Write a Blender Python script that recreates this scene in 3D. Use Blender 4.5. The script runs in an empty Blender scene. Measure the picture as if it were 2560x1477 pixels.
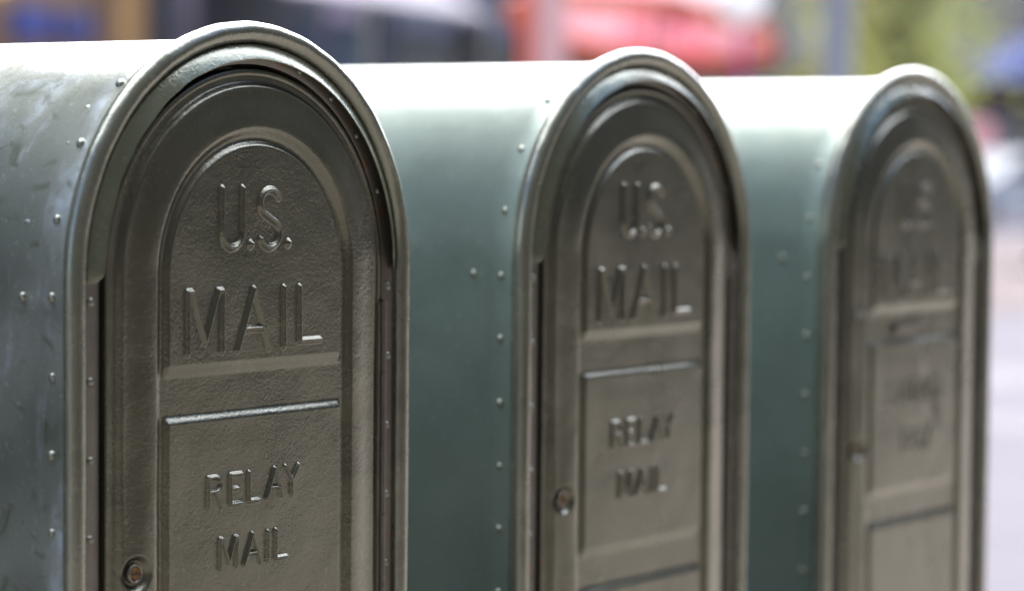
import bpy, bmesh, math, random
import numpy as np
from mathutils import Vector, Matrix

random.seed(7)
rng = np.random.default_rng(5)
PI = math.pi
SC = bpy.context.scene
COL = SC.collection
U = 0.22            # one modelling unit of the mailbox in metres
SPRING = 1.01       # height of the arch's spring line above the pavement

# ------------------------------------------------------------------ helpers
def tag(o, label=None, cat=None, group=None, kind=None):
    if label: o['label'] = label
    if cat: o['category'] = cat
    if group: o['group'] = group
    if kind: o['kind'] = kind
    return o

def empty(name, loc=(0, 0, 0), rz=0.0):
    o = bpy.data.objects.new(name, None); COL.objects.link(o)
    o.location = loc; o.rotation_euler = (0, 0, rz); o.empty_display_size = 0.1
    return o

def link_mesh(name, me, mat, parent=None, smooth=False):
    if smooth:
        me.polygons.foreach_set('use_smooth', [True] * len(me.polygons))
    if mat is not None: me.materials.append(mat)
    o = bpy.data.objects.new(name, me); COL.objects.link(o)
    if parent is not None: o.parent = parent
    return o

def np_mesh(name, verts, quads, mat, parent=None, smooth=True):
    verts = np.asarray(verts, dtype=np.float32); quads = np.asarray(quads, dtype=np.int32)
    me = bpy.data.meshes.new(name)
    me.vertices.add(len(verts)); me.vertices.foreach_set('co', verts.ravel())
    me.loops.add(quads.size); me.loops.foreach_set('vertex_index', quads.ravel())
    me.polygons.add(len(quads))
    me.polygons.foreach_set('loop_start', np.arange(len(quads), dtype=np.int32) * quads.shape[1])
    me.update(calc_edges=True); me.validate()
    return link_mesh(name, me, mat, parent, smooth)

def add_box(bm, x0, x1, y0, y1, z0, z1, mat=None):
    c = [(x0,y0,z0),(x1,y0,z0),(x1,y1,z0),(x0,y1,z0),(x0,y0,z1),(x1,y0,z1),(x1,y1,z1),(x0,y1,z1)]
    v = [bm.verts.new(mat @ Vector(p) if mat else p) for p in c]
    for f in ((0,3,2,1),(4,5,6,7),(0,1,5,4),(1,2,6,5),(2,3,7,6),(3,0,4,7)):
        bm.faces.new([v[i] for i in f])
    return v

def add_tube(bm, pts, rad, n=12, caps=True):
    rings = []
    for i, p in enumerate(pts):
        p = Vector(p)
        a = Vector(pts[max(i-1, 0)]); b = Vector(pts[min(i+1, len(pts)-1)])
        d = (b - a).normalized()
        up = Vector((0, 0, 1)) if abs(d.z) < .9 else Vector((1, 0, 0))
        s = d.cross(up).normalized(); t = s.cross(d)
        r = rad[i] if isinstance(rad, (list, tuple)) else rad
        rings.append([bm.verts.new(p + (s*math.cos(2*PI*k/n) + t*math.sin(2*PI*k/n))*r) for k in range(n)])
    for a, b in zip(rings, rings[1:]):
        for k in range(n): bm.faces.new((a[k], a[(k+1) % n], b[(k+1) % n], b[k]))
    if caps:
        bm.faces.new(rings[0][::-1]); bm.faces.new(rings[-1])

def add_lathe(bm, prof, n=24, c=(0, 0, 0), axis='z'):
    rings = []
    for r, h in prof:
        ring = []
        for k in range(n):
            a = 2*PI*k/n
            if axis == 'z': q = (c[0]+r*math.cos(a), c[1]+r*math.sin(a), c[2]+h)
            elif axis == 'y': q = (c[0]+r*math.cos(a), c[1]+h, c[2]+r*math.sin(a))
            else: q = (c[0]+h, c[1]+r*math.cos(a), c[2]+r*math.sin(a))
            ring.append(bm.verts.new(q))
        rings.append(ring)
    for a, b in zip(rings, rings[1:]):
        for k in range(n): bm.faces.new((a[k], a[(k+1) % n], b[(k+1) % n], b[k]))
    bm.faces.new(rings[0][::-1]); bm.faces.new(rings[-1])

def add_prism(bm, poly, y0, y1, mat=None):
    """outline in x,z extruded along y"""
    f = lambda p: (mat @ Vector(p)) if mat else p
    a = [bm.verts.new(f((x, y0, z))) for x, z in poly]; b = [bm.verts.new(f((x, y1, z))) for x, z in poly]
    n = len(poly)
    bm.faces.new(a); bm.faces.new(b[::-1])
    for i in range(n): bm.faces.new((a[(i+1) % n], a[i], b[i], b[(i+1) % n]))

def obj(name, bm, mat, parent=None, smooth=False, bevel=0.0, seg=2):
    bmesh.ops.recalc_face_normals(bm, faces=bm.faces)
    me = bpy.data.meshes.new(name); bm.to_mesh(me); bm.free()
    o = link_mesh(name, me, mat, parent, smooth)
    if bevel:
        m = o.modifiers.new('bevel', 'BEVEL'); m.width = bevel; m.segments = seg; m.limit_method = 'ANGLE'
    return o

def boxobj(name, dims, mat, parent=None, bevel=0.0):
    bm = bmesh.new(); add_box(bm, *dims); return obj(name, bm, mat, parent, bevel=bevel)

# ---------------------------------------------------------------- materials
def new_mat(name):
    m = bpy.data.materials.new(name); m.use_nodes = True
    nt = m.node_tree; return m, nt, nt.nodes['Principled BSDF']

def simple(name, col, rough=.5, metal=0.0, var=.12, scale=6.0, bump=0.0, emit=None, spec=.5, transl=0.0):
    m, nt, b = new_mat(name); N = nt.nodes; L = nt.links
    tc = N.new('ShaderNodeTexCoord'); no = N.new('ShaderNodeTexNoise')
    no.inputs['Scale'].default_value = scale; no.inputs['Detail'].default_value = 5
    L.new(tc.outputs['Object'], no.inputs['Vector'])
    mx = N.new('ShaderNodeMix'); mx.data_type = 'RGBA'
    mx.inputs[6].default_value = [c*(1-var) for c in col] + [1]
    mx.inputs[7].default_value = [min(1, c*(1+var)) for c in col] + [1]
    L.new(no.outputs[0], mx.inputs[0]); L.new(mx.outputs[2], b.inputs['Base Color'])
    b.inputs['Roughness'].default_value = rough; b.inputs['Metallic'].default_value = metal
    b.inputs['Specular IOR Level'].default_value = spec
    if bump:
        bu = N.new('ShaderNodeBump'); bu.inputs['Strength'].default_value = bump; bu.inputs['Distance'].default_value = .01
        L.new(no.outputs[0], bu.inputs['Height']); L.new(bu.outputs[0], b.inputs['Normal'])
    if emit:
        b.inputs['Emission Color'].default_value = list(emit[0]) + [1]; b.inputs['Emission Strength'].default_value = emit[1]
    if transl:
        tr = N.new('ShaderNodeBsdfTranslucent'); L.new(mx.outputs[2], tr.inputs['Color'])
        ms = N.new('ShaderNodeMixShader'); ms.inputs[0].default_value = transl
        out = N['Material Output']; L.new(b.outputs[0], ms.inputs[1]); L.new(tr.outputs[0], ms.inputs[2]); L.new(ms.outputs[0], out.inputs['Surface'])
    return m

def paint(name, colA, colB, rough=(.3, .45), bump=.25, bscale=900.0, metal=.15, coat=.25, worn=0.0, crough=.28, rust=0):
    """thick brushed-over enamel: orange peel, faint stains, optional scuffed pale blotches"""
    m, nt, b = new_mat(name); N = nt.nodes; L = nt.links
    tc = N.new('ShaderNodeTexCoord')
    def noise(scale, detail=4, dist=0.0, vec=None):
        n = N.new('ShaderNodeTexNoise'); n.inputs['Scale'].default_value = scale; n.inputs['Detail'].default_value = detail
        n.inputs['Distortion'].default_value = dist
        L.new(vec if vec else tc.outputs['Object'], n.inputs['Vector']); return n
    def ramp(src, a, bb):
        r = N.new('ShaderNodeMapRange'); r.inputs['From Min'].default_value = a; r.inputs['From Max'].default_value = bb
        r.clamp = True; L.new(src, r.inputs['Value']); return r.outputs[0]
    def mix(f, A, B):
        mx = N.new('ShaderNodeMix'); mx.data_type = 'RGBA'
        L.new(f, mx.inputs[0])
        for i, c in ((6, A), (7, B)):
            if isinstance(c, (tuple, list)): mx.inputs[i].default_value = list(c) + [1]
            else: L.new(c, mx.inputs[i])
        return mx.outputs[2]
    big = noise(9, 5)
    col = mix(ramp(big.outputs[0], .35, .65), colA, colB)
    fine = noise(160, 6)
    col = mix(ramp(fine.outputs[0], .60, .78), col, tuple(c*1.5 for c in colB))
    rsrc = ramp(big.outputs[0], .3, .7)
    rr = N.new('ShaderNodeMapRange'); rr.inputs['To Min'].default_value = rough[0]; rr.inputs['To Max'].default_value = rough[1]
    L.new(rsrc, rr.inputs['Value']); rough_out = rr.outputs[0]
    if worn:
        mp = N.new('ShaderNodeMapping'); mp.inputs['Scale'].default_value = (1, 1, .38)
        L.new(tc.outputs['Object'], mp.inputs['Vector'])
        n1 = noise(16, 6, .9, mp.outputs[0]); n2 = noise(55, 5, .3)
        a = ramp(n1.outputs[0], .50, .66)
        mu = N.new('ShaderNodeMath'); mu.operation = 'MULTIPLY'; L.new(a, mu.inputs[0]); L.new(ramp(n2.outputs[0], .28, .62), mu.inputs[1])
        m2 = N.new('ShaderNodeMath'); m2.operation = 'MULTIPLY'; L.new(mu.outputs[0], m2.inputs[0]); m2.inputs[1].default_value = worn
        col = mix(m2.outputs[0], col, (.44, .52, .60))
        n3 = noise(22, 3, 1.5); col = mix(ramp(n3.outputs[0], .60, .74), col, (.13, .165, .125))
    if rust:
        r1 = noise(38, 8, .6); fr_ = ramp(r1.outputs[0], rust, rust+.02)
        col = mix(fr_, col, (.10, .045, .022))
    # small chips
    vo = N.new('ShaderNodeTexVoronoi'); vo.inputs['Scale'].default_value = 60; L.new(tc.outputs['Object'], vo.inputs['Vector'])
    L.new(col, b.inputs['Base Color']); L.new(rough_out, b.inputs['Roughness'])
    b.inputs['Metallic'].default_value = metal
    b.inputs['Coat Weight'].default_value = coat; b.inputs['Coat Roughness'].default_value = crough
    # orange peel + soft dents
    pe = noise(bscale, 2, .6); pf = noise(bscale*.33, 3, .8)
    ad = N.new('ShaderNodeMath'); ad.operation = 'ADD'; L.new(pe.outputs[0], ad.inputs[0]); L.new(pf.outputs[0], ad.inputs[1])
    bu = N.new('ShaderNodeBump'); bu.inputs['Strength'].default_value = bump; bu.inputs['Distance'].default_value = .0009
    L.new(ad.outputs[0], bu.inputs['Height'])
    dn = noise(11, 2); b2 = N.new('ShaderNodeBump'); b2.inputs['Strength'].default_value = .12; b2.inputs['Distance'].default_value = .02
    L.new(dn.outputs[0], b2.inputs['Height']); L.new(bu.outputs[0], b2.inputs['Normal'])
    L.new(b2.outputs[0], b.inputs['Normal']); L.new(b2.outputs[0], b.inputs['Coat Normal'])
    return m

M = {}
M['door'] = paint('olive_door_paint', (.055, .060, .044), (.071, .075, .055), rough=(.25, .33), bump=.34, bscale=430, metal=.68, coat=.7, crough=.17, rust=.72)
M['body_worn'] = paint('worn_green_body_paint', (.205, .245, .220), (.262, .300, .280), rough=(.36, .50), bump=.2, bscale=420, metal=.8, coat=.6, worn=.9, crough=.25, rust=.74)
M['body'] = paint('green_body_paint', (.145, .200, .186), (.160, .216, .202), rough=(.50, .56), bump=.08, bscale=420, metal=.86, coat=1, crough=.36, rust=.76)
M['rim'] = paint('green_rim_paint', (.100, .112, .090), (.122, .134, .110), rough=(.22, .30), bump=.25, bscale=420, metal=.55, coat=1, crough=.10, rust=.70)
M['hood'] = paint('green_hood_paint', (.088, .108, .074), (.106, .126, .092), rough=(.22, .30), bump=.3, bscale=420, metal=.55, coat=1, crough=.15, rust=.70)
M['frame'] = paint('dark_frame_paint', (.060, .057, .048), (.072, .067, .057), rough=(.36, .46), bump=.2, bscale=420, metal=.4, coat=.4, crough=.25, rust=.66)
M['rivet'] = paint('rivet_paint', (.11, .125, .105), (.14, .155, .13), rough=(.28, .38), bump=.05, metal=.6, coat=.8, crough=.2)
M['brass'] = simple('aged_brass', (.12, .066, .026), .38, .9, .4, 500)
M['steel'] = simple('lock_steel', (.16, .155, .14), .3, .8, .2, 300)
M['black'] = simple('black_void', (.008, .008, .008), .7)
M['rust'] = simple('rusty_hinge', (.10, .065, .045), .5, .3, .4, 90)
M['concrete'] = simple('pavement_concrete', (.24, .212, .18), .85, 0, .18, 3.0, .3)
M['road'] = simple('sun_bleached_asphalt', (.125, .120, .138), .95, 0, .12, 1.6, .15, spec=.1)
M['kerb'] = simple('granite_kerb', (.30, .29, .27), .75, 0, .2, 8, .2)
M['marking'] = simple('white_road_paint', (.16, .155, .17), .95, 0, .1, 4, spec=.1)
M['pinkmark'] = simple('faded_red_road_paint', (.12, .085, .095), .95, 0, .15, 4, spec=.1)
M['glass'] = simple('dark_window_glass', (.03, .035, .045), .08, 0, .1, 1)
M['tyre'] = simple('tyre_rubber', (.02, .02, .02), .8)
M['chrome'] = simple('wheel_metal', (.5, .5, .52), .25, .9)

# ------------------------------------------------------- mailbox geometry
def Wd(P):
    """mailbox units -> metres, local to the box standing on the pavement"""
    P = np.asarray(P, dtype=float) * U
    P[..., 2] += SPRING
    return P

def sweep(name, prof, zb, mat, parent, steps=72, th0=0.0, th1=PI, legs=True, jitter=None):
    """profile (r, y) carried round the arch (right spring line over the top to the left) and down both sides"""
    cols = []   # (x_dir, z_dir, z_off)
    zs = np.linspace(zb, 0, 26)[:-1] if legs else []
    for z in zs: cols.append((1.0, 0.0, z))
    for t in np.linspace(th0, th1, steps+1): cols.append((math.cos(t), math.sin(t), 0.0))
    for z in list(zs)[::-1]: cols.append((-1.0, 0.0, z))
    prof = np.array(prof, float); n = len(prof)
    V = []
    for i, (cx, cz, z0) in enumerate(cols):
        for j, (r, y) in enumerate(prof):
            rr, yy = r, y
            if jitter is not None: rr, yy = jitter(i/len(cols), j/(n-1), r, y)
            V.append((rr*cx, yy, z0 + rr*cz))
    Q = []
    for i in range(len(cols)-1):
        for j in range(n-1):
            a = i*n+j; Q.append((a, a+n, a+n+1, a+1))
    o = np_mesh(name, Wd(V), Q, mat, parent)
    m = o.modifiers.new('edges', 'EDGE_SPLIT'); m.split_angle = math.radians(38)
    return o

def arc_pts(cr, cy, rad, a0, a1, n):
    """angle 0 = outward (+r), 90 = towards the viewer (-y)"""
    return [(cr + rad*math.cos(math.radians(a)), cy - rad*math.sin(math.radians(a))) for a in np.linspace(a0, a1, n)]

def smooth(x): x = np.clip(x, 0, 1); return x*x*(3-2*x)

# ---- embossed lettering: strokes in mailbox units (x, z) on the door
def arc(cx, cz, rx, rz, a0, a1, n=10):
    return [(cx+rx*math.cos(math.radians(a)), cz+rz*math.sin(math.radians(a))) for a in np.linspace(a0, a1, n)]

def glyph(ch, x, z, w, h):
    """centre-line strokes of a capital in the box x..x+w, z..z+h"""
    P = lambda *pts: [(x+a*w, z+b*h) for a, b in pts]
    if ch == 'U': return [P((0, 1), (0, .27)) + arc(x+w/2, z+.27*h, w/2, .27*h, 180, 360, 12) + P((1, .27), (1, 1))]
    if ch == 'S':
        r = w/2
        return [arc(x+w/2, z+.76*h, r, .24*h, 25, 205, 12) + P((.16, .60), (.84, .42)) + arc(x+w/2, z+.25*h, r, .25*h, 25, -155, 12)]
    if ch == 'M': return [P((0, 0), (0, 1)), P((0, 1), (.12, 1), (.5, .17)), P((.5, .17), (.88, 1), (1, 1)), P((1, 1), (1, 0))]
    if ch == 'A': return [P((0, 0), (.5, 1), (1, 0)), P((.18, .34), (.82, .34))]
    if ch == 'I': return [P((0, 1), (0, 0))]
    if ch == 'L': return [P((0, 1), (0, 0), (1, 0))]
    if ch == 'E': return [P((1, 1), (0, 1), (0, 0), (1, 0)), P((0, .52), (.68, .52))]
    if ch == 'R': return [P((0, 0), (0, 1), (.55, 1)) + arc(x+.55*w, z+.76*h, .45*w, .24*h, 90, -90, 9) + P((0, .52)), P((.5, .52), (1, 0))]
    if ch == 'Y': return [P((0, 1), (.5, .5), (1, 1)), P((.5, .5), (.5, 0))]
    if ch == 'T': return [P((0, 1), (1, 1)), P((.5, 1), (.5, 0))]
    if ch == 'O': return [arc(x+w/2, z+h/2, w/2, h/2, 0, 360, 20)]
    if ch == 'G': return [arc(x+w/2, z+h/2, w/2, h/2, 50, 350, 16) + P((.55, .42))]
    if ch == 'B': return [P((0, 0), (0, 1), (.55, 1)) + arc(x+.55*w, z+.76*h, .4*w, .24*h, 90, -90, 8) + arc(x+.55*w, z+.26*h, .45*w, .26*h, 90, -90, 8) + P((0, 0)), P((0, .52), (.55, .52))]
    if ch == 'X': return [P((0, 0), (1, 1)), P((0, 1), (1, 0))]
    if ch == '.': return [P((0, 0), (0.001, 0.002))]
    return []

US_MAIL = [(glyph('U', -.251, .122, .138, .275), .0225), (glyph('.', -.054, .136, .1, .1), .030),
           (glyph('S', .010, .118, .136, .272), .0225), (glyph('.', .208, .136, .1, .1), .030),
           (glyph('M', -.479, -.355, .229, .281), .0215), (glyph('A', -.145, -.355, .220, .282), .0215),
           (glyph('I', .177, -.354, .1, .280), .0215), (glyph('L', .289, -.334, .150, .259), .0215)]
RELAY = [(glyph('R', -.342, -1.076, .086, .141), .0155), (glyph('E', -.193, -1.072, .075, .138), .0155),
         (glyph('L', -.066, -1.069, .074, .135), .0155), (glyph('A', .057, -1.068, .110, .137), .0155),
         (glyph('Y', .190, -1.066, .093, .137), .0155),
         (glyph('M', -.261, -1.366, .115, .138), .0155), (glyph('A', -.097, -1.366, .113, .140), .0155),
         (glyph('I', .067, -1.366, .1, .139), .0155), (glyph('L', .123, -1.361, .080, .134), .0155)]
def word(txt, x0, z0, wch, gap, h, sw):
    out = []; x = x0
    for c in txt: out.append((glyph(c, x, z0, wch, h), sw)); x += wch+gap
    return out
STORAGE = word('STORAGE', -.40, -1.07, .085, .040, .145, .0155) + word('BOX', -.175, -1.40, .10, .05, .145, .0155)

def seg_dist(X, Z, a, b):
    ax, az = a; bx, bz = b; dx, dz = bx-ax, bz-az; L2 = dx*dx+dz*dz+1e-12
    t = np.clip(((X-ax)*dx+(Z-az)*dz)/L2, 0, 1)
    return np.hypot(X-ax-t*dx, Z-az-t*dz)

LOCK = (-.795, -1.325)
def door_height(X, Z, letters, dented, relief=1.0):
    R = np.where(Z > 0, np.hypot(X, Z), np.abs(X))
    def ss(r0, r1): return smooth((R-r1)/(r0-r1))      # 0 outside r0.. 1 at r1 (moving inwards)
    g = lambda r0, r1: smooth((r0-R)/(r0-r1))
    y = .050 - .030*g(.900, .868)                      # pressed step of the outer field
    y = y - .022*g(.870, .690)                         # field swells towards the inner crest
    y = y + .028*g(.686, .632)                         # down into the groove
    low = .030                                          # groove and cross bands
    inner = g(.622, .592)
    def span(zt, zt2, zb, zb2): return smooth((zt2-Z)/(zt2-zt))*smooth((Z-zb2)/(zb-zb2))
    P = smooth((Z+.470)/.070)
    P = P + span(-.675, -.632, -1.615, -1.690) + span(-1.885, -1.842, -2.90, -2.97)
    y = np.where(R < .66, y - (y-(.004))*inner*np.clip(P, 0, 1), y)
    # crest fades a little along the straight sides
    # dish round the lock
    d = np.hypot(X-LOCK[0], Z-LOCK[1])
    bul = np.exp(-((X-LOCK[0])/.10)**2 - ((Z-LOCK[1])/.30)**2)*.012
    y = y - bul*(R > .69)*(R < .9)
    y = y + .032*smooth((.088-d)/.034)
    # lettering
    best = np.full(X.shape, 0.0)
    for strokes, w in letters:
        pts = [q for s in strokes for q in s]
        x0 = min(q[0] for q in pts)-w; x1 = max(q[0] for q in pts)+w; z0 = min(q[1] for q in pts)-w; z1 = max(q[1] for q in pts)+w
        m = (X > x0) & (X < x1) & (Z > z0) & (Z < z1)
        if not m.any(): continue
        xs, zs = X[m], Z[m]; dd = np.full(xs.shape, 9.0)
        for s in strokes:
            for a, b in zip(s, s[1:]): dd = np.minimum(dd, seg_dist(xs, zs, a, b))
        hgt = .0200*(w/.022)**.55*smooth((1-dd/w)*1.08)
        best[m] = np.maximum(best[m], hgt)
    y = y - best*relief
    # shallow waves of the pressed sheet
    y = y + .0022*np.sin(3.1*X+1.3)*np.sin(2.3*Z+.4) + .0010*np.sin(11*X+5*Z)*np.cos(7*Z-3*X)
    if dented:
        a = .5; dx = (X-.22)*math.cos(a)+(Z+1.02)*math.sin(a); dz = -(X-.22)*math.sin(a)+(Z+1.02)*math.cos(a)
        y = y + .022*np.exp(-(dx/.05)**2-(dz/.17)**2)
    return y

ZB = -3.55
def make_door(parent, res, letters, dented=False):
    fr = res*.62
    xs = np.concatenate([np.arange(-.948, -.56, res), np.arange(-.56, .56, fr), np.arange(.56, .9481, res)])
    zs = np.concatenate([np.arange(ZB, -2.5, .05), np.arange(-2.5, -1.43, res), np.arange(-1.43, .43, fr), np.arange(.43, .9481, res)])
    X, Z = np.meshgrid(xs, zs)
    Y = door_height(X, Z, letters, dented, .55 if dented else 1.0)
    R = np.where(Z > 0, np.hypot(X, Z), np.abs(X))
    ny, nx = X.shape
    idx = np.arange(ny*nx).reshape(ny, nx)
    keep = (R < .947)
    kq = keep[:-1, :-1] & keep[1:, :-1] & keep[:-1, 1:] & keep[1:, 1:]
    a = idx[:-1, :-1][kq]; b = idx[:-1, 1:][kq]; c = idx[1:, 1:][kq]; d = idx[1:, :-1][kq]
    Q = np.stack([a, b, c, d], 1)
    used = np.unique(Q); remap = -np.ones(ny*nx, int); remap[used] = np.arange(len(used))
    V = np.stack([X.ravel(), Y.ravel(), Z.ravel()], 1)[used]
    door = np_mesh('door', Wd(V), remap[Q], M['door'], parent)
    # folded edge of the door
    prof = [(.925, .0475), (.930, .0445), (.946, .0440), (.953, .0475), (.955, .055), (.955, .14), (.90, .14)]
    sweep('door_edge', prof, ZB, M['door'], door, 96)
    # lock in its dish
    lx, lz = LOCK
    bm = bmesh.new()
    add_lathe(bm, [(.046, .042), (.046, .016), (.041, .011), (.034, .012), (.031, .022), (.031, .042)], 28, (lx, 0, lz), 'y')
    for v in bm.verts: v.co = Vector(Wd([v.co])[0])
    ring = obj('lock_ring', bm, M['steel'], door, True)
    bm = bmesh.new()
    add_lathe(bm, [(.029, .040), (.029, .015), (.026, .012), (.002, .012)], 28, (lx, 0, lz), 'y')
    for v in bm.verts: v.co = Vector(Wd([v.co])[0])
    plug = obj('lock_plug', bm, M['brass'], door, True)
    m = plug.modifiers.new('e', 'EDGE_SPLIT'); m.split_angle = .6
    bm = bmesh.new()
    poly = [(-.024, -.004), (-.010, -.006), (-.004, -.003), (.006, -.007), (.024, -.004), (.024, .003), (.009, .004), (.004, .009), (-.003, .009), (-.008, .003), (-.024, .004)]
    add_prism(bm, [(lx+px, lz+pz) for px, pz in poly], .0105, .016)
    for v in bm.verts: v.co = Vector(Wd([v.co])[0])
    obj('keyhole', bm, M['black'], door)
    return door

def rivet_mesh():
    bm = bmesh.new()
    prof = [(.0235, 0), (.0215, -.005), (.0175, -.0105), (.011, -.0140), (.004, -.0155), (.0005, -.0157)]
    add_lathe(bm, prof, 16, (0, 0, 0), 'y')
    bmesh.ops.delete(bm, geom=[f for f in bm.faces if len(f.verts) > 4 and abs(f.calc_center_median().y) < 1e-6], context='FACES_ONLY')
    for v in bm.verts: v.co *= U
    bmesh.ops.recalc_face_normals(bm, faces=bm.faces)
    if sum(f.normal.y for f in bm.faces) > 0: bmesh.ops.reverse_faces(bm, faces=bm.faces)
    me = bpy.data.meshes.new('rivet'); bm.to_mesh(me); bm.free()
    me.polygons.foreach_set('use_smooth', [True]*len(me.polygons)); me.materials.append(M['rivet'])
    return me
RIV = rivet_mesh()

def put_rivet(parent, P, nrm, s=1.0):
    o = bpy.data.objects.new('rivet', RIV); COL.objects.link(o); o.parent = parent
    o.location = Vector(Wd([P])[0])
    n = Vector(nrm).normalized()
    o.rotation_mode = 'QUATERNION'; o.rotation_quaternion = Vector((0, -1, 0)).rotation_difference(n)
    s *= rng.uniform(.88, 1.06); o.scale = (s, s*rng.uniform(.75, 1.1), s)
    return o

RB = 1.100
def make_box(k, bodymat, letters, res, label, dented=False, side_step=.3475, side_z0=-.086, arc_step=None):
    t = empty('mailbox', (k*3.3015*U, 0, 0))
    tag(t, label, 'mailbox', 'relay mailboxes standing side by side')
    D = 3.0
    # body sheet with its lapped front strip
    prof = [(RB, D), (RB, .312), (RB+.004, .306), (RB+.0085, .300), (RB+.0085, .112)]
    body = sweep('body', prof, -4.15, bodymat, t, 96)
    prof = [(.02, D+.012), (1.06, D+.012), (1.10, D+.006), (1.112, D-.01), (1.112, D-.06), (RB-.002, D-.06)]
    sweep('back_panel', prof, -4.15, bodymat, t, 64)
    bm = bmesh.new(); add_box(bm, -1.10, 1.10, .05, D, -4.20, -4.14)
    for v in bm.verts: v.co = Vector(Wd([v.co])[0])
    obj('bottom_panel', bm, bodymat, t, bevel=.002)
    for sx in (-.95, .95):
        for sy in (.25, D-.2):
            bm = bmesh.new(); add_box(bm, sx-.10, sx+.10, sy-.10, sy+.10, -4.585, -4.2)
            add_box(bm, sx-.16, sx+.16, sy-.16, sy+.16, -4.59, -4.56)
            for v in bm.verts: v.co = Vector(Wd([v.co])[0])
            obj('leg', bm, bodymat, t)
    # rolled rim
    prof = ([(RB+.0095, .150), (RB+.0105, .118)] + arc_pts(1.126, .062, .051, -62, 178, 22)
            + [(1.0755, .052), (1.0735, .060)])
    def rj(u, v, r, y):
        a = .0016*math.sin(29*u+k)*math.sin(67*u+2*k) + .0010*math.sin(153*u+k)
        return r+a*math.sin(PI*v), y
    sweep('rim', prof, -4.15, M['rim'], t, 150, jitter=rj)
    # riveted frame plate behind the rim and the jamb going inside
    prof = [(1.090, .061), (.982, .0605), (.978, .063), (.976, .07), (.976, .30), (.5, .30)]
    sweep('frame', prof, -4.15, M['frame'], t, 120)
    # sill under the door
    bm = bmesh.new(); add_box(bm, -1.0, 1.0, .055, .2, -4.15, ZB-.02)
    for v in bm.verts: v.co = Vector(Wd([v.co])[0])
    obj('sill', bm, M['frame'], t)
    # rain hood
    def jit(u, v, r, y):
        e = min(u, 1-u)/.022
        if e < 1: q_ = .35+.65*float(smooth(e)); r = 1.066+(r-1.066)*q_; y = .05+(y-.05)*q_
        if not dented: 
            a = .0012*math.sin(37*u+2)+.0010*math.sin(91*u)
            return r+a*(v > .2)*(v < .8), y+a*(v > .2)*(v < .8)
        a = (.004*math.sin(63*u)+.005*math.sin(141*u+1)+.004*math.sin(233*u+v*3))
        return r+a, y+a*.7
    prof = [(1.072, .058), (1.071, .046), (1.064, .038), (1.030, .014), (1.006, -.001), (1.001, -.0035), (.9975, -.001), (.998, .003), (1.024, .022), (1.058, .048), (1.062, .060)]
    hood = sweep('rain_hood', prof, 0, M['hood'], t, 150 if dented else 120, -.015, PI+.015, False, jit)
    make_door(t, res, letters, dented)
    # piano hinge down the right jamb
    bm = bmesh.new(); z = -.173; i = 0
    while z > ZB+.1:
        r0 = .0175 if i % 2 == 0 else .0165
        xx = .966 + (.0 if i % 2 == 0 else .0015)
        add_tube(bm, [(xx, .036, z), (xx, .036, z-.174)], r0, 12); z -= .1785; i += 1
    add_box(bm, .930, .966, .0385, .0445, ZB+.1, -.18)
    for v in bm.verts: v.co = Vector(Wd([v.co])[0])
    h = obj('hinge', bm, M['frame'], t, True); m = h.modifiers.new('e', 'EDGE_SPLIT'); m.split_angle = .6
    bm = bmesh.new(); add_tube(bm, [(.9665, .036, -.16), (.9665, .036, ZB+.1)], .011, 8)
    for v in bm.verts: v.co = Vector(Wd([v.co])[0])
    obj('hinge_pin', bm, M['rust'], h)
    # rivets
    rs = RB+.0085
    z = side_z0; zs = []
    while z > -4.0: zs.append(z); z -= side_step
    for z in zs:
        for s in (-1, 1): put_rivet(t, (s*rs, .222, z + rng.uniform(-.006, .006)), (s, 0, 0))
    aa = math.radians(18.2)
    a = math.asin((side_z0+side_step)/rs) + (0 if k < 2 else 0)
    while a < PI - .2:
        put_rivet(t, (-rs*math.cos(a), .222, rs*math.sin(a)), (-math.cos(a), 0, math.sin(a))); a += math.radians(19.0)
    for s in (-1, 1): put_rivet(t, (s*(RB), .416, -.087), (s, 0, 0))
    for z in np.arange(-.100, -4.0, -.350):
        for s in (-1, 1): put_rivet(t, (s*1.030, .0605, z), (0, -1, 0), .9)
    for a in np.radians([22, 40, 55, 70, 86, 100, 115, 130, 148]):
        put_rivet(t, (1.016*math.cos(a), .0605, 1.016*math.sin(a)), (0, -1, 0), .8)
    return t

b1 = make_box(0, M['body_worn'], US_MAIL+RELAY, .0048, 'nearest and largest green mailbox with scuffed stained side and sharp RELAY MAIL door')
b2 = make_box(1, M['body'], US_MAIL+RELAY, .007, 'middle green mailbox of the row with clean smooth side and RELAY MAIL door')
b3 = make_box(2, M['body'], US_MAIL+STORAGE, .009, 'farthest green mailbox with dented blurred door and chipped rain hood at right end', True, .381, -.207)

# a latch plate and two bolts that only the last box carries
bm = bmesh.new(); add_box(bm, -.30, .06, -.010, .032, -.60, -.535)
for v in bm.verts: v.co = Vector(Wd([v.co])[0])
pl = obj('latch_plate', bm, M['steel'], [c for c in b3.children if c.name.startswith('door')][0], bevel=.002)
for dx in (-.03, .03): put_rivet(b3, (-.78+dx, .012, -.455), (0, -1, 0), .9)

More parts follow.
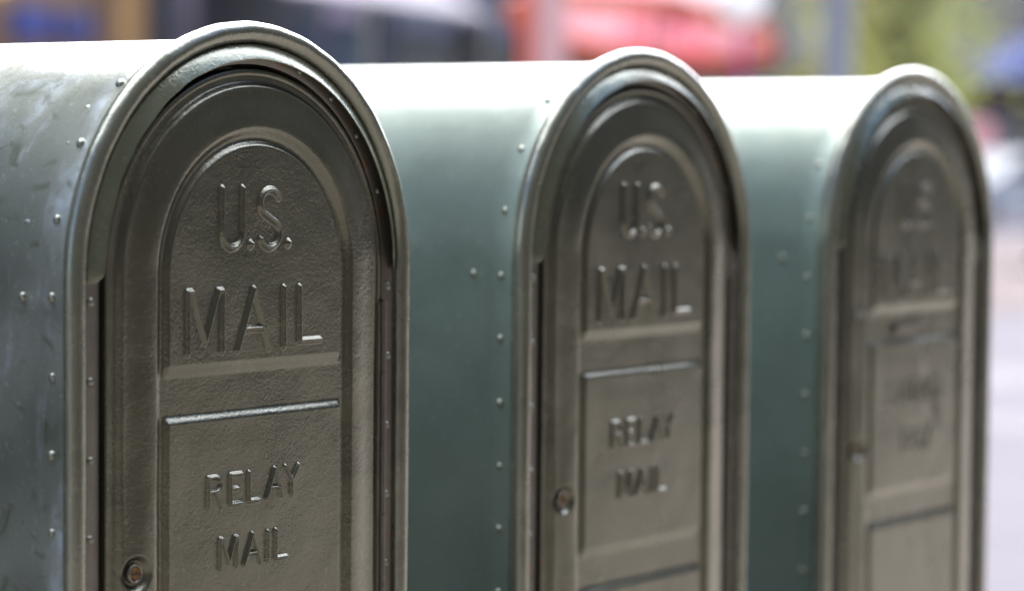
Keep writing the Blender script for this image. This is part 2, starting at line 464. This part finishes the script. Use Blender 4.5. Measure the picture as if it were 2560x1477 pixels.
# chips and welds on the nearest box's side
for (yy, th, s) in ((.24, 27, .9), (.33, 44, .7), (.31, 33, .8), (.42, 13, .9)):
    bm = bmesh.new(); th = math.radians(th); c = Vector((-RB*math.cos(th), yy, RB*math.sin(th)))
    n = Vector((-math.cos(th), 0, math.sin(th))); tt = Vector((0, 1, 0)); s2 = n.cross(tt)
    ring = [bm.verts.new(c + (tt*math.cos(q)*.024*s + s2*math.sin(q)*.013*s)) for q in np.linspace(0, 2*PI, 9)[:-1]]
    top = bm.verts.new(c + n*.007*s)
    for i in range(8): bm.faces.new((ring[i], ring[(i+1) % 8], top))
    for v in bm.verts: v.co = Vector(Wd([v.co])[0])
    obj('paint_blister', bm, M['body_worn'], b1, True)

# -------------------------------------------------------------- the setting
def sheet(name, x0, x1, y0, y1, z, mat):
    bm = bmesh.new(); vs = [bm.verts.new(p) for p in ((x0, y0, z), (x1, y0, z), (x1, y1, z), (x0, y1, z))]; bm.faces.new(vs)
    return tag(obj(name, bm, mat), kind='structure')
sheet('ground', -600, 600, -600, 600, -.16, M['concrete'])
def slab(name, x0, x1, y0, y1, z0, z1, mat): return tag(boxobj(name, (x0, x1, y0, y1, z0, z1), mat), kind='structure')
slab('pavement', -60, 90, -3.6, .90, -.15, 0, M['concrete'])
slab('kerb', -60, 90, .902, 1.05, -.15, .004, M['kerb'])
sheet('road', -80, 200, 1.052, 24.9, -.13, M['road'])
slab('far_kerb', -60, 90, 25.0, 25.15, -.15, .004, M['kerb'])
slab('far_pavement', -60, 90, 25.152, 29, -.15, 0, M['concrete'])
for i in range(7): sheet('crosswalk_stripe', 9+i*1.6, 9.7+i*1.6, 2.0, 4.2, -.126, M['marking'])
sheet('lane_line', -40, 8, 12.9, 13.05, -.126, M['marking'])
sheet('plaza', 10, 36, 7.6, 18, -.1265, simple('plaza_paving', (.140, .120, .122), .95, 0, .15, 2, spec=.1))
slab('traffic_island', 9.2, 12.4, 6.6-2.1, 6.1, -.129, -.1235, M['marking'])
sheet('red_lane', 20, 60, 5.2, 7.2, -.1262, M['pinkmark'])

# ------------------------------------------------------ buildings over the road
def building(x0, x1, y0, h, wallcol, label, panels, door_x=None, group='buildings across the road'):
    t = empty('shop_building', ((x0+x1)/2, y0, 0)); w = x1-x0
    tag(t, label, 'building', group)
    X0, X1 = -w/2, w/2
    wm = simple('wall_paint', wallcol, .8, 0, .2, 2.5, .3)
    boxobj('wall', (X0+.02, X1-.02, 0, 6, 0, h), wm, t)
    boxobj('cornice', (X0, X1, -.25, .0-.002, h-.5, h), simple('cornice_paint', tuple(c*.6+.1 for c in wallcol), .7), t)
    for kind, a, b, z0, z1, c in panels:
        m = simple(kind+'_mat', c, .5) if c else None
        if kind == 'window':
            f = boxobj('window', (X0+a, X0+b, -.06, -.002, z0, z1), simple('window_frame_paint', (0.048, 0.042, 0.039), .5), t)
            boxobj('pane', (X0+a+.08, X0+b-.08, -.066, -.061, z0+.08, z1-.08), M['glass'], f)
        elif kind == 'awning':
            bm = bmesh.new(); add_prism(bm, [(0, z1), (-1.1, z0), (-1.1, z0-.25), (-1.05, z0-.25), (-1.05, z0+.0), (0, z1-.06)], X0+a, X0+b, Matrix.Rotation(0, 4, 'Z') @ Matrix(((0, 1, 0, 0), (1, 0, 0, 0), (0, 0, 1, 0), (0, 0, 0, 1))))
            obj('awning', bm, simple('awning_cloth', c, .8), t)
        else:
            boxobj(kind, (X0+a, X0+b, -.16 if kind == 'sign_panel' else -.10, -.002, z0, z1), m, t, .01)
    return t

building(18.0, 29.2, 29.0, 14, (.26, .15, .08), 'brown shopfront across the road with two blue sign panels and a tan pillar', [
    ('window', .6, 3.2, .5, 2.7, None), ('window', 4.0, 7.4, .5, 2.7, None), ('sign_panel', 8.15, 8.95, 2.9, 3.42, (0.050, 0.065, 0.240)), ('sign_panel', 9.15, 9.85, 2.9, 3.36, (0.045, 0.055, 0.190)),
    ('sign_panel', 4.0, 7.6, 3.0, 3.6, (0.228, 0.103, 0.034)), ('pillar', 10.0, 10.35, 0, 4.6, (0.182, 0.091, 0.046)), ('pillar', 10.45, 11.0, 0, 4.6, (0.380, 0.200, 0.060)), ('window', 7.9, 9.8, .4, 2.6, None), ('window', 2, 4, 6, 8, None), ('window', 6.5, 8.5, 6, 8, None)])
for x0, x1, h, wc, lb in ((-70, -28, 38, (0.160, 0.137, 0.125), 'grey brown apartment house far to the left across the road'), (-27.8, -8, 44, (0.114, 0.091, 0.080), 'dark brick apartment house across the road, second from the left'),
                          (-7.8, 17.8, 36, (0.182, 0.160, 0.137), 'stone grey apartment house across the road behind the nearest mailbox')):
    building(x0, x1, 29.0, h, wc, lb, [('window', a, a+1.8, z, z+1.9, None) for a in np.arange(1, x1-x0-2.5, 5.2).tolist() for z in (.8, 4.6, 8, 11.4, 15, 19, 23, 27, 31)])
building(29.4, 35.0, 29.0, 16, (0.194, 0.137, 0.137), 'mauve brown shopfront with dark doorway and small burnt orange awning', [
    ('doorway', .0+.05, .65, 0, 4.4, (0.013, 0.015, 0.040)), ('awning', 1.25, 2.2, 3.2, 3.75, (0.570, 0.148, 0.034)), ('window', 1.2, 2.4, .5, 2.9, None),
    ('sign_panel', 2.6, 5.2, 3.2, 3.9, (0.228, 0.160, 0.217)), ('window', 2.8, 5.2, .5, 2.9, None), ('window', 1.5, 4, 6, 8, None)])
building(35.2, 46.0, 29.0, 13.5, (0.060, 0.060, 0.078), 'slate grey shopfront behind the market stall and the red parasol', [
    ('window', .5, 4.5, .5, 3.2, None), ('sign_panel', .4, 5.0, 3.4, 4.0, (0.084, 0.084, 0.114)), ('window', 5.6, 10.0, .5, 3.4, None), ('window', 3, 7, 6, 8, None)])
building(46.2, 56.0, 29.0, 15, (0.156, 0.150, 0.150), 'pale stone shopfront with grey blue windows behind the lamp post', [
    ('window', .5, 3.0, .5, 4.2, None), ('sign_panel', 3.4, 6.4, 3.4, 4.1, (0.096, 0.114, 0.168)), ('window', 3.6, 6.2, .5, 3.2, None), ('awning', 6.8, 9.4, 2.9, 3.8, (0.216, 0.186, 0.180))])
building(56.2, 76.0, 29.0, 17, (0.120, 0.102, 0.114), 'long mauve brick shopfront behind the leafy tree at far right', [
    ('window', .5, 4.5, .5, 3.2, None), ('sign_panel', .5, 9.5, 3.7, 4.4, (0.180, 0.156, 0.204)), ('window', 5.5, 9.5, .5, 3.2, None), ('window', 10.5, 18.2, .5, 3.4, None)])
# the house the row of boxes stands in front of (behind the camera, it tints what the doors reflect)
t = empty('brick_house', (0, -3.6, 0)); tag(t, 'brown brick house on the near pavement facing the mailbox doors', 'building')
boxobj('wall', (-45, 2.6, -8, 0, 0, 17), simple('brown_brick', (.045, .038, .032), .8, 0, .3, 5, .3), t)
for i in range(9):
    x = -43.5+i*5
    for z0, z1 in ((.8, 2.8), (4.4, 6.4), (7.6, 9.6), (10.8, 12.8), (14, 16)):
        f = boxobj('window', (x, x+1.6, .002, .08, z0, z1), simple('window_frame_paint', (.5, .48, .44), .5), t)
        boxobj('pane', (x+.1, x+1.5, .081, .086, z0+.1, z1-.1), M['glass'], f)

t = empty('stone_house', (15, -3.6, 0)); tag(t, 'grey stone house past the side street on the near side', 'building')
boxobj('wall', (0, 50, -30, 0, 0, 13), simple('pale_stone', (.085, .075, .062), .8, 0, .2, 4, .3), t)
for i in range(7):
    for z0 in (.8, 4.4, 8.4):
        f = boxobj('window', (-.08, -.002, -4-i*4, -2.4-i*4, z0, z0+2), simple('window_frame_paint', (.2, .19, .17), .5), t)
        boxobj('pane', (-.086, -.081, -3.9-i*4, -2.5-i*4, z0+.1, z0+1.9), M['glass'], f)
# hanging lamp on the first shopfront
t = empty('wall_lamp', (25.45, 28.4, 3.68)); tag(t, 'small round glowing yellow lamp high on the brown shopfront', 'lamp')
bm = bmesh.new(); bmesh.ops.create_uvsphere(bm, u_segments=16, v_segments=10, radius=.07)
obj('globe', bm, simple('lamp_glow', (.9, .7, .3), .4, emit=((1, .55, .10), .22)), t, True)
bm = bmesh.new(); add_tube(bm, [(0, .6, .25), (0, .05, .25), (0, 0, .12)], .02, 8); obj('bracket', bm, M['black'], t)

# ------------------------------------------------------------------- vehicles
def wheel(parent, x, y, r=.34, w=.22):
    bm = bmesh.new(); add_lathe(bm, [(r*.6, -w/2), (r*.93, -w/2), (r, -w*.35), (r, w*.35), (r*.93, w/2), (r*.6, w/2)], 24, (x, y, r), 'y')
    wh = obj('wheel', bm, M['tyre'], parent, True)
    bm = bmesh.new(); add_lathe(bm, [(r*.58, -w*.52), (r*.2, -w*.56), (.02, -w*.56)], 20, (x, y, r), 'y')
    bm2 = bm; obj('rim', bm2, M['chrome'], wh, True)
    bm = bmesh.new(); add_lathe(bm, [(r*.58, w*.52), (r*.2, w*.56), (.02, w*.56)], 20, (x, y, r), 'y')
    obj('rim', bm, M['chrome'], wh, True)

def car(name, loc, rz, L, Wd_, prof, glassprof, col, label, cat, lights=True, wx=(.8, -.8)):
    """side outline prof (x,z) with x forward, extruded over the width with the upper part pulled in"""
    t = empty(name, loc, rz); tag(t, label, cat)
    m = simple(name+'_paint', col, .25, 0, .04, 2); m.node_tree.nodes['Principled BSDF'].inputs['Coat Weight'].default_value = .6
    bm = bmesh.new(); n = len(prof)
    cols = []
    for s in (-1, -.94, .94, 1):
        row = []
        for x, z in prof:
            shrink = 1 - .16*max(0, (z-.9)) - (.03 if abs(s) < 1 else 0)*0
            k = 1.0 if abs(s) < 1 else .985
            row.append(bm.verts.new((x*k, s*Wd_/2*shrink, z)))
        cols.append(row)
    for a, b in zip(cols, cols[1:]):
        for i in range(n): bm.faces.new((a[i], a[(i+1) % n], b[(i+1) % n], b[i]))
    bm.faces.new(cols[0][::-1]); bm.faces.new(cols[-1])
    obj('body', bm, m, t, bevel=.04, seg=3)
    for gp in glassprof:
        for s in (-1, 1):
            bm = bmesh.new()
            vs = []
            for off in (0.004, .02):
                vs.append([bm.verts.new((x, s*(Wd_/2*(1-.16*max(0, z-.9))+off), z)) for x, z in gp])
            k = len(gp)
            bm.faces.new(vs[0]); bm.faces.new(vs[1][::-1])
            for i in range(k): bm.faces.new((vs[0][i], vs[0][(i+1) % k], vs[1][(i+1) % k], vs[1][i]))
            obj('window', bm, M['glass'], t)
    for x in wx:
        for s in (-1, 1): wheel(t, x*L/2, s*(Wd_/2-.10))
    if lights:
        for s in (-1, 1):
            boxobj('headlight', (L/2-.06, L/2+.015, s*Wd_*.36-.16, s*Wd_*.36+.16, .62, .78), simple('headlight_glass', (.8, .8, .85), .1), t)
            boxobj('tail_light', (-L/2-.015, -L/2+.06, s*Wd_*.38-.12, s*Wd_*.38+.12, .72, .9), simple('tail_light_red', (.5, .02, .02), .2), t)
    # glass front and back
    return t

carprof = [(-2.2, .3), (2.2, .3), (2.28, .55), (2.15, .78), (1.15, .95), (.45, 1.40), (-.95, 1.44), (-1.75, 1.02), (-2.22, .95), (-2.28, .5)]
carglass = [[(.95, .98), (.42, 1.33), (-.2, 1.36), (-.2, .98)], [(-.28, .98), (-.28, 1.36), (-.9, 1.36), (-1.45, 1.02)]]
vanprof = [(-2.4, .35), (2.5, .35), (2.6, .8), (2.45, 1.15), (2.0, 2.25), (1.5, 3.0), (-2.35, 3.05), (-2.45, 1.2)]
vanglass = [[(1.95, 1.2), (1.75, 2.2), (1.0, 2.2), (1.0, 1.2)], [(.9, 1.2), (.9, 2.2), (-.5, 2.2), (-.5, 1.2)], [(-.6, 1.2), (-.6, 2.2), (-2.1, 2.2), (-2.1, 1.2)]]
import math as _m
t = empty('market_stall', (14.33, 11.51, -.13), math.radians(15.5)); tag(t, 'market stall with pale lavender canopy and dark slate blue sides, left of the red parasol', 'stall')
bm = bmesh.new(); add_prism(bm, [(-2.1, 2.45), (2.1, 2.45), (2.1, 2.48), (-2.1, 2.48)], 0, .02)
bm.free(); bm = bmesh.new()
add_prism(bm, [(0, 2.45), (1.9, 3.45), (1.9, 3.49), (0, 2.49)], -2.1, 2.1, Matrix(((0, 1, 0, 0), (1, 0, 0, 0), (0, 0, 1, 0), (0, 0, 0, 1))))
obj('canopy', bm, simple('lavender_canvas', (.24, .235, .275), .8, 0, .08, 2, transl=.2), t)
for x in (-.45, 2.05):
    for y, h in ((.04, 2.44), (1.86, 3.38)): boxobj('post', (x-.03, x+.03, y-.03, y+.03, 0, h), M['steel'], t)
boxobj('back_panel', (-.4, 2.0, 1.55, 1.6, .1, 2.9), simple('slate_tarp', (.035, .045, .075), .7, 0, .3, 2), t)
boxobj('side_panel', (1.62, 2.0, .10, .14, .1, 2.43), simple('black_tarp', (.008, .008, .012), .8), t)
boxobj('counter', (-.4, 1.5, .2, .9, .80, .88), simple('counter_top', (.2, .16, .14), .6), t, .01)
boxobj('counter_skirt', (-.38, 1.48, .22, .88, .05, .798), simple('blue_skirt', (.04, .07, .13), .8), t)
for i, (x, c) in enumerate(((.0, (.07, .12, .20)), (.75, (.05, .10, .18)))):
    boxobj('hanging_cloth', (x, x+.62, .9, .93, 1.5, 2.40), simple('cloth_goods', c, .8, 0, .3, 4), t)
for xx, cc, lb in ((-.3, (.012, .012, .014), 'unseen black car added at the kerb behind the mailboxes to darken the gaps'), (-5.6, (.03, .032, .04), 'unseen charcoal car added at the kerb left of the black one to darken the gaps')):
    car('parked_car', (xx, 2.15, -.13), 0, 4.5, 1.8, carprof, carglass, cc, lb, 'car', wx=(.64, -.64))  # both cars added out of view to keep light out of the mailbox gaps
car('parked_car', (42.9, 19.6, -.13), math.radians(150), 4.5, 1.8, carprof, carglass, (.5, .52, .54), 'white car parked far down the road at the right edge', 'car', wx=(.64, -.64))
car('parked_car', (46.6, 24.0, -.13), math.radians(178), 4.9, 1.9, [(x, z*.68) for x, z in vanprof], [[(x, z*.68) for x, z in g] for g in vanglass], (.55, .05, .05), 'red people carrier parked behind the white car at far right', 'car', wx=(.64, -.64))

# ------------------------------------------------------------ umbrellas and cart
def parasol(loc, R_, rim_z, peak_z, tilt, cols, label, valance=None, sides=8, transl=.45):
    t = empty('parasol', loc); tag(t, label, 'parasol')
    mats = [simple('parasol_cloth', c, .8, 0, .08, 3, transl=transl) for c in cols]
    rot = Matrix.Translation((0, 0, rim_z)) @ Matrix.Rotation(tilt[1], 4, tilt[0]) @ Matrix.Translation((0, 0, -rim_z))
    bm = bmesh.new(); H = peak_z-rim_z
    for lay in (0, -.012):
        rings = []
        for f, hh in ((.03, 1), (.35, .80), (.7, .42), (1.0, 0.0)):
            rings.append([bm.verts.new(rot @ Vector((R_*f*math.cos(2*PI*k/sides), R_*f*math.sin(2*PI*k/sides), rim_z+H*hh+lay))) for k in range(sides)])
        for a, b in zip(rings, rings[1:]):
            for k in range(sides):
                f_ = bm.faces.new((a[k], a[(k+1) % sides], b[(k+1) % sides], b[k])); f_.material_index = k % len(mats)
    o = obj('canopy', bm, mats[0], t)
    for mm in mats[1:]: o.data.materials.append(mm)
    if valance:
        bm = bmesh.new(); vz, vc = valance
        a = [bm.verts.new(rot @ Vector((R_*math.cos(2*PI*k/sides), R_*math.sin(2*PI*k/sides), rim_z-.004))) for k in range(sides)]
        b = [bm.verts.new(rot @ Vector((R_*.985*math.cos(2*PI*k/sides), R_*.985*math.sin(2*PI*k/sides), rim_z-vz))) for k in range(sides)]
        for k in range(sides): bm.faces.new((a[k], a[(k+1) % sides], b[(k+1) % sides], b[k]))
        vo = obj('valance', bm, simple('valance_cloth', vc, .8, transl=.35), t); sm = vo.modifiers.new('s', 'SOLIDIFY'); sm.thickness = .006
    bm = bmesh.new(); add_tube(bm, [(0, 0, 0), rot @ Vector((0, 0, peak_z))], .022, 10); obj('pole', bm, M['chrome'], t)
    for k in range(sides):
        bm = bmesh.new(); add_tube(bm, [rot @ Vector((0, 0, peak_z-.03)), rot @ Vector((R_*.98*math.cos(2*PI*k/sides), R_*.98*math.sin(2*PI*k/sides), rim_z-.012))], .007, 6)
        obj('rib', bm, M['chrome'], t)
    bm = bmesh.new(); add_lathe(bm, [(.28, 0), (.28, .06), (.05, .10), (.03, .3)], 20); obj('base', bm, M['steel'], t)
    return t

parasol((14.78, 9.38, -.13), 1.10, 2.30, 2.92, ('Y', math.radians(11)), [(.80, .46, .52), (.80, .58, .62)], 'big red and pink sunlit parasol over the vendor cart, tipped to one side', (.13, (.72, .22, .08)))
parasol((26.0, 11.3, -.13), 1.0, 2.15, 2.75, ('X', math.radians(4)), [(.035, .06, .20)], 'blue parasol with dark valance in place of its shaded underside at the right edge of the view', (.36, (.035, .012, .02)), transl=.3)  # dark valance colour stands in for the shade under the canopy

# vendor cart below the red parasol
t = empty('vendor_cart', (14.45, 9.75, -.13), math.radians(20)); tag(t, 'steel street vendor cart with coral corner posts under the red parasol', 'cart')
boxobj('cabinet', (-.8, .8, -.4, .4, .45, 1.05), M['chrome'], t, .02)
boxobj('counter', (-.9, .9, -.5, .5, 1.052, 1.09), M['chrome'], t, .005)
for s in (-1, 1): wheel(t, s*.5, .3, .28, .08)
for x in (-.86, .86): boxobj('post', (x-.03, x+.03, -.45, -.39, 1.092, 1.75), M['chrome'], t)
# coral sign board beside it
t = empty('sign_board', (13.15, 9.2, -.13), math.radians(-35)); tag(t, 'tall narrow coral and pale pink banner board left of the red parasol', 'sign')
boxobj('banner', (-.045, .21, -.03, .03, .25, 3.1), simple('pale_pink_banner', (.75, .52, .50), .6, transl=.3), t, .01)
boxobj('edge_strip', (-.145, -.047, -.035, .035, .25, 3.1), simple('coral_banner', (.72, .16, .09), .6, transl=.3), t, .01)
boxobj('base', (-.28, .34, -.25, .25, 0, .06), M['steel'], t, .01)
boxobj('post', (-.02, .06, -.02, .02, .062, .248), M['steel'], t)
# white globe lantern
t = empty('globe_lantern', (13.48, 7.70, -.13)); tag(t, 'white round lantern on a thin magenta post right of the red parasol top', 'lantern')
bm = bmesh.new(); bmesh.ops.create_uvsphere(bm, u_segments=20, v_segments=12, radius=.17)
for v in bm.verts: v.co.z += 2.36
obj('globe', bm, simple('white_globe', (.9, .9, .9), .3, transl=.4), t, True)
bm = bmesh.new(); add_tube(bm, [(0, 0, 0), (0, 0, 2.2)], .022, 10); obj('post', bm, simple('magenta_post', (.5, .04, .25), .5), t)
bm = bmesh.new(); add_lathe(bm, [(.2, 0), (.2, .05), (.04, .09)], 16); obj('base', bm, M['steel'], t)
# magenta pennant
t = empty('pennant', (14.62, 9.0, -.13)); tag(t, 'narrow magenta pennant standing beside the red parasol', 'flag')
boxobj('cloth', (-.10, .10, -.006, .006, 2.25, 2.9), simple('magenta_cloth', (.6, .05, .30), .8, transl=.4), t)
bm = bmesh.new(); add_tube(bm, [(-.11, 0, 0), (-.11, 0, 2.95)], .012, 8); obj('post', bm, M['chrome'], t)

# lamp post
t = empty('lamp_post', (10.35, 5.17, -.13)); tag(t, 'pale grey steel lamp post between the second and third mailbox, across the road', 'lamp post')
bm = bmesh.new(); add_lathe(bm, [(.16, 0), (.16, .5), (.095, .6), (.085, 3.2), (.06, 6.5)], 20); obj('post', bm, simple('pale_grey_steel', (.24, .245, .265), .45, .1, .05), t, True)
bm = bmesh.new(); add_tube(bm, [(0, 0, 6.4), (.3, -.3, 6.8), (1.0, -1.0, 6.9)], .04, 10); arm = obj('arm', bm, simple('pale_grey_steel', (.46, .47, .50), .45), t, True)
boxobj('lamp_head', (.9, 1.5, -1.15, -.85, 6.78, 6.92), simple('lamp_head_grey', (.4, .4, .42), .4), t, .02)

# trees
def tree(loc, h, cr, cz, leafcol, nleaf, label, seed, low=1.5):
    r_ = random.Random(seed); t = empty('street_tree', loc); tag(t, label, 'tree')
    bm = bmesh.new(); add_tube(bm, [(0, 0, 0), (.03, .02, h*.3), (-.03, .05, h*.55), (.02, 0, h*.8)], [.14, .11, .08, .04], 10)
    tips = []
    for k in range(16):
        a = r_.uniform(0, 2*PI); z0 = r_.uniform(low*.9, h*.7); e = Vector((math.cos(a)*cr*r_.uniform(.5, .95), math.sin(a)*cr*r_.uniform(.5, .95), z0+r_.uniform(.0, 1.0)))
        m_ = Vector((e.x*.45, e.y*.45, z0+.35)); add_tube(bm, [(0, 0, z0-.2), m_, e], [.045, .03, .01], 6); tips += [e, m_]
    obj('trunk', bm, simple('grey_bark', (.13, .11, .10), .9, 0, .3, 9), t)
    V, Q = [], []
    for i in range(nleaf):
        c = tips[r_.randrange(len(tips))]; c = c + Vector([r_.gauss(0, .30) for _ in range(3)])
        if c.z < low: c.z = low + abs(r_.gauss(0, .2))
        a = Vector([r_.gauss(0, 1) for _ in range(3)]).normalized(); b = a.orthogonal().normalized()*r_.uniform(.035, .06); a = a*r_.uniform(.05, .09)
        n = len(V); V += [c-a, c+b*.9, c+a, c-b*.9]; Q.append((n, n+1, n+2, n+3))
    np_mesh('crown', [tuple(v) for v in V], Q, simple('leaf_green', leafcol, .5, 0, .35, 3, transl=.5), t, False)
tree((19.0, 9.35, -.13), 5.2, .85, 3, (.33, .37, .07), 2000, 'light yellow green leafy tree right of the lamp post', 3, 1.75)
tree((31.0, 16.2, -.13), 6.0, 1.5, 3, (.36, .34, .06), 2300, 'yellower leafy tree seen above the last mailbox', 11, 1.9)

# ---------------------------------------------------------------------- light
EL, AZ = math.radians(52), math.radians(32)
w = bpy.data.worlds.new('World'); SC.world = w; w.use_nodes = True
nt = w.node_tree; sk = nt.nodes.new('ShaderNodeTexSky'); sk.sky_type = 'NISHITA'; sk.sun_disc = False
sk.sun_elevation = EL; sk.sun_rotation = AZ; sk.dust_density = 3.0; sk.air_density = 1.0; sk.ozone_density = 1.2
nt.links.new(sk.outputs[0], nt.nodes['Background'].inputs[0]); nt.nodes['Background'].inputs[1].default_value = .06
sl = bpy.data.lights.new('sun', 'SUN'); sl.energy = 1.5; sl.angle = math.radians(112); sl.color = (1, .97, .92)
so = bpy.data.objects.new('sun', sl); COL.objects.link(so)
sd = Vector((math.sin(AZ)*math.cos(EL), math.cos(AZ)*math.cos(EL), math.sin(EL)))
so.rotation_mode = 'QUATERNION'; so.rotation_quaternion = sd.to_track_quat('Z', 'Y'); so.location = sd*30+Vector((0, 0, 2))

# --------------------------------------------------------------------- camera
cam = bpy.data.cameras.new('camera'); co = bpy.data.objects.new('camera', cam); COL.objects.link(co); SC.camera = co
F_PX, PITCH, ROLL, YAW = 6464.94, -.054051, .009583, .932844
f = Vector((math.sin(YAW)*math.cos(PITCH), math.cos(YAW)*math.cos(PITCH), math.sin(PITCH)))
r = Vector((math.cos(YAW), -math.sin(YAW), 0)); u = r.cross(f)
c_, s_ = math.cos(ROLL), math.sin(ROLL)
r2 = c_*r + s_*u; u2 = -s_*r + c_*u
mt = Matrix((r2, u2, -f)).transposed().to_4x4(); mt.translation = Vector((-1.98945, -1.80084, 1.13367))
co.matrix_world = mt
cam.sensor_width = 36; cam.lens = F_PX/2560*36; cam.clip_start = .05; cam.clip_end = 3000
cam.dof.use_dof = True; cam.dof.focus_distance = 2.70; cam.dof.aperture_fstop = 2.2; cam.dof.aperture_blades = 0

SC.render.engine = 'CYCLES'
SC.cycles.use_denoising = True
SC.cycles.use_adaptive_sampling = False
SC.cycles.sample_clamp_indirect = 4
SC.cycles.max_bounces = 8
SC.view_settings.view_transform = 'Standard'; SC.view_settings.look = 'None'
SC.view_settings.gamma = 1; SC.view_settings.use_curve_mapping = False
SC.view_settings.exposure = 3.5
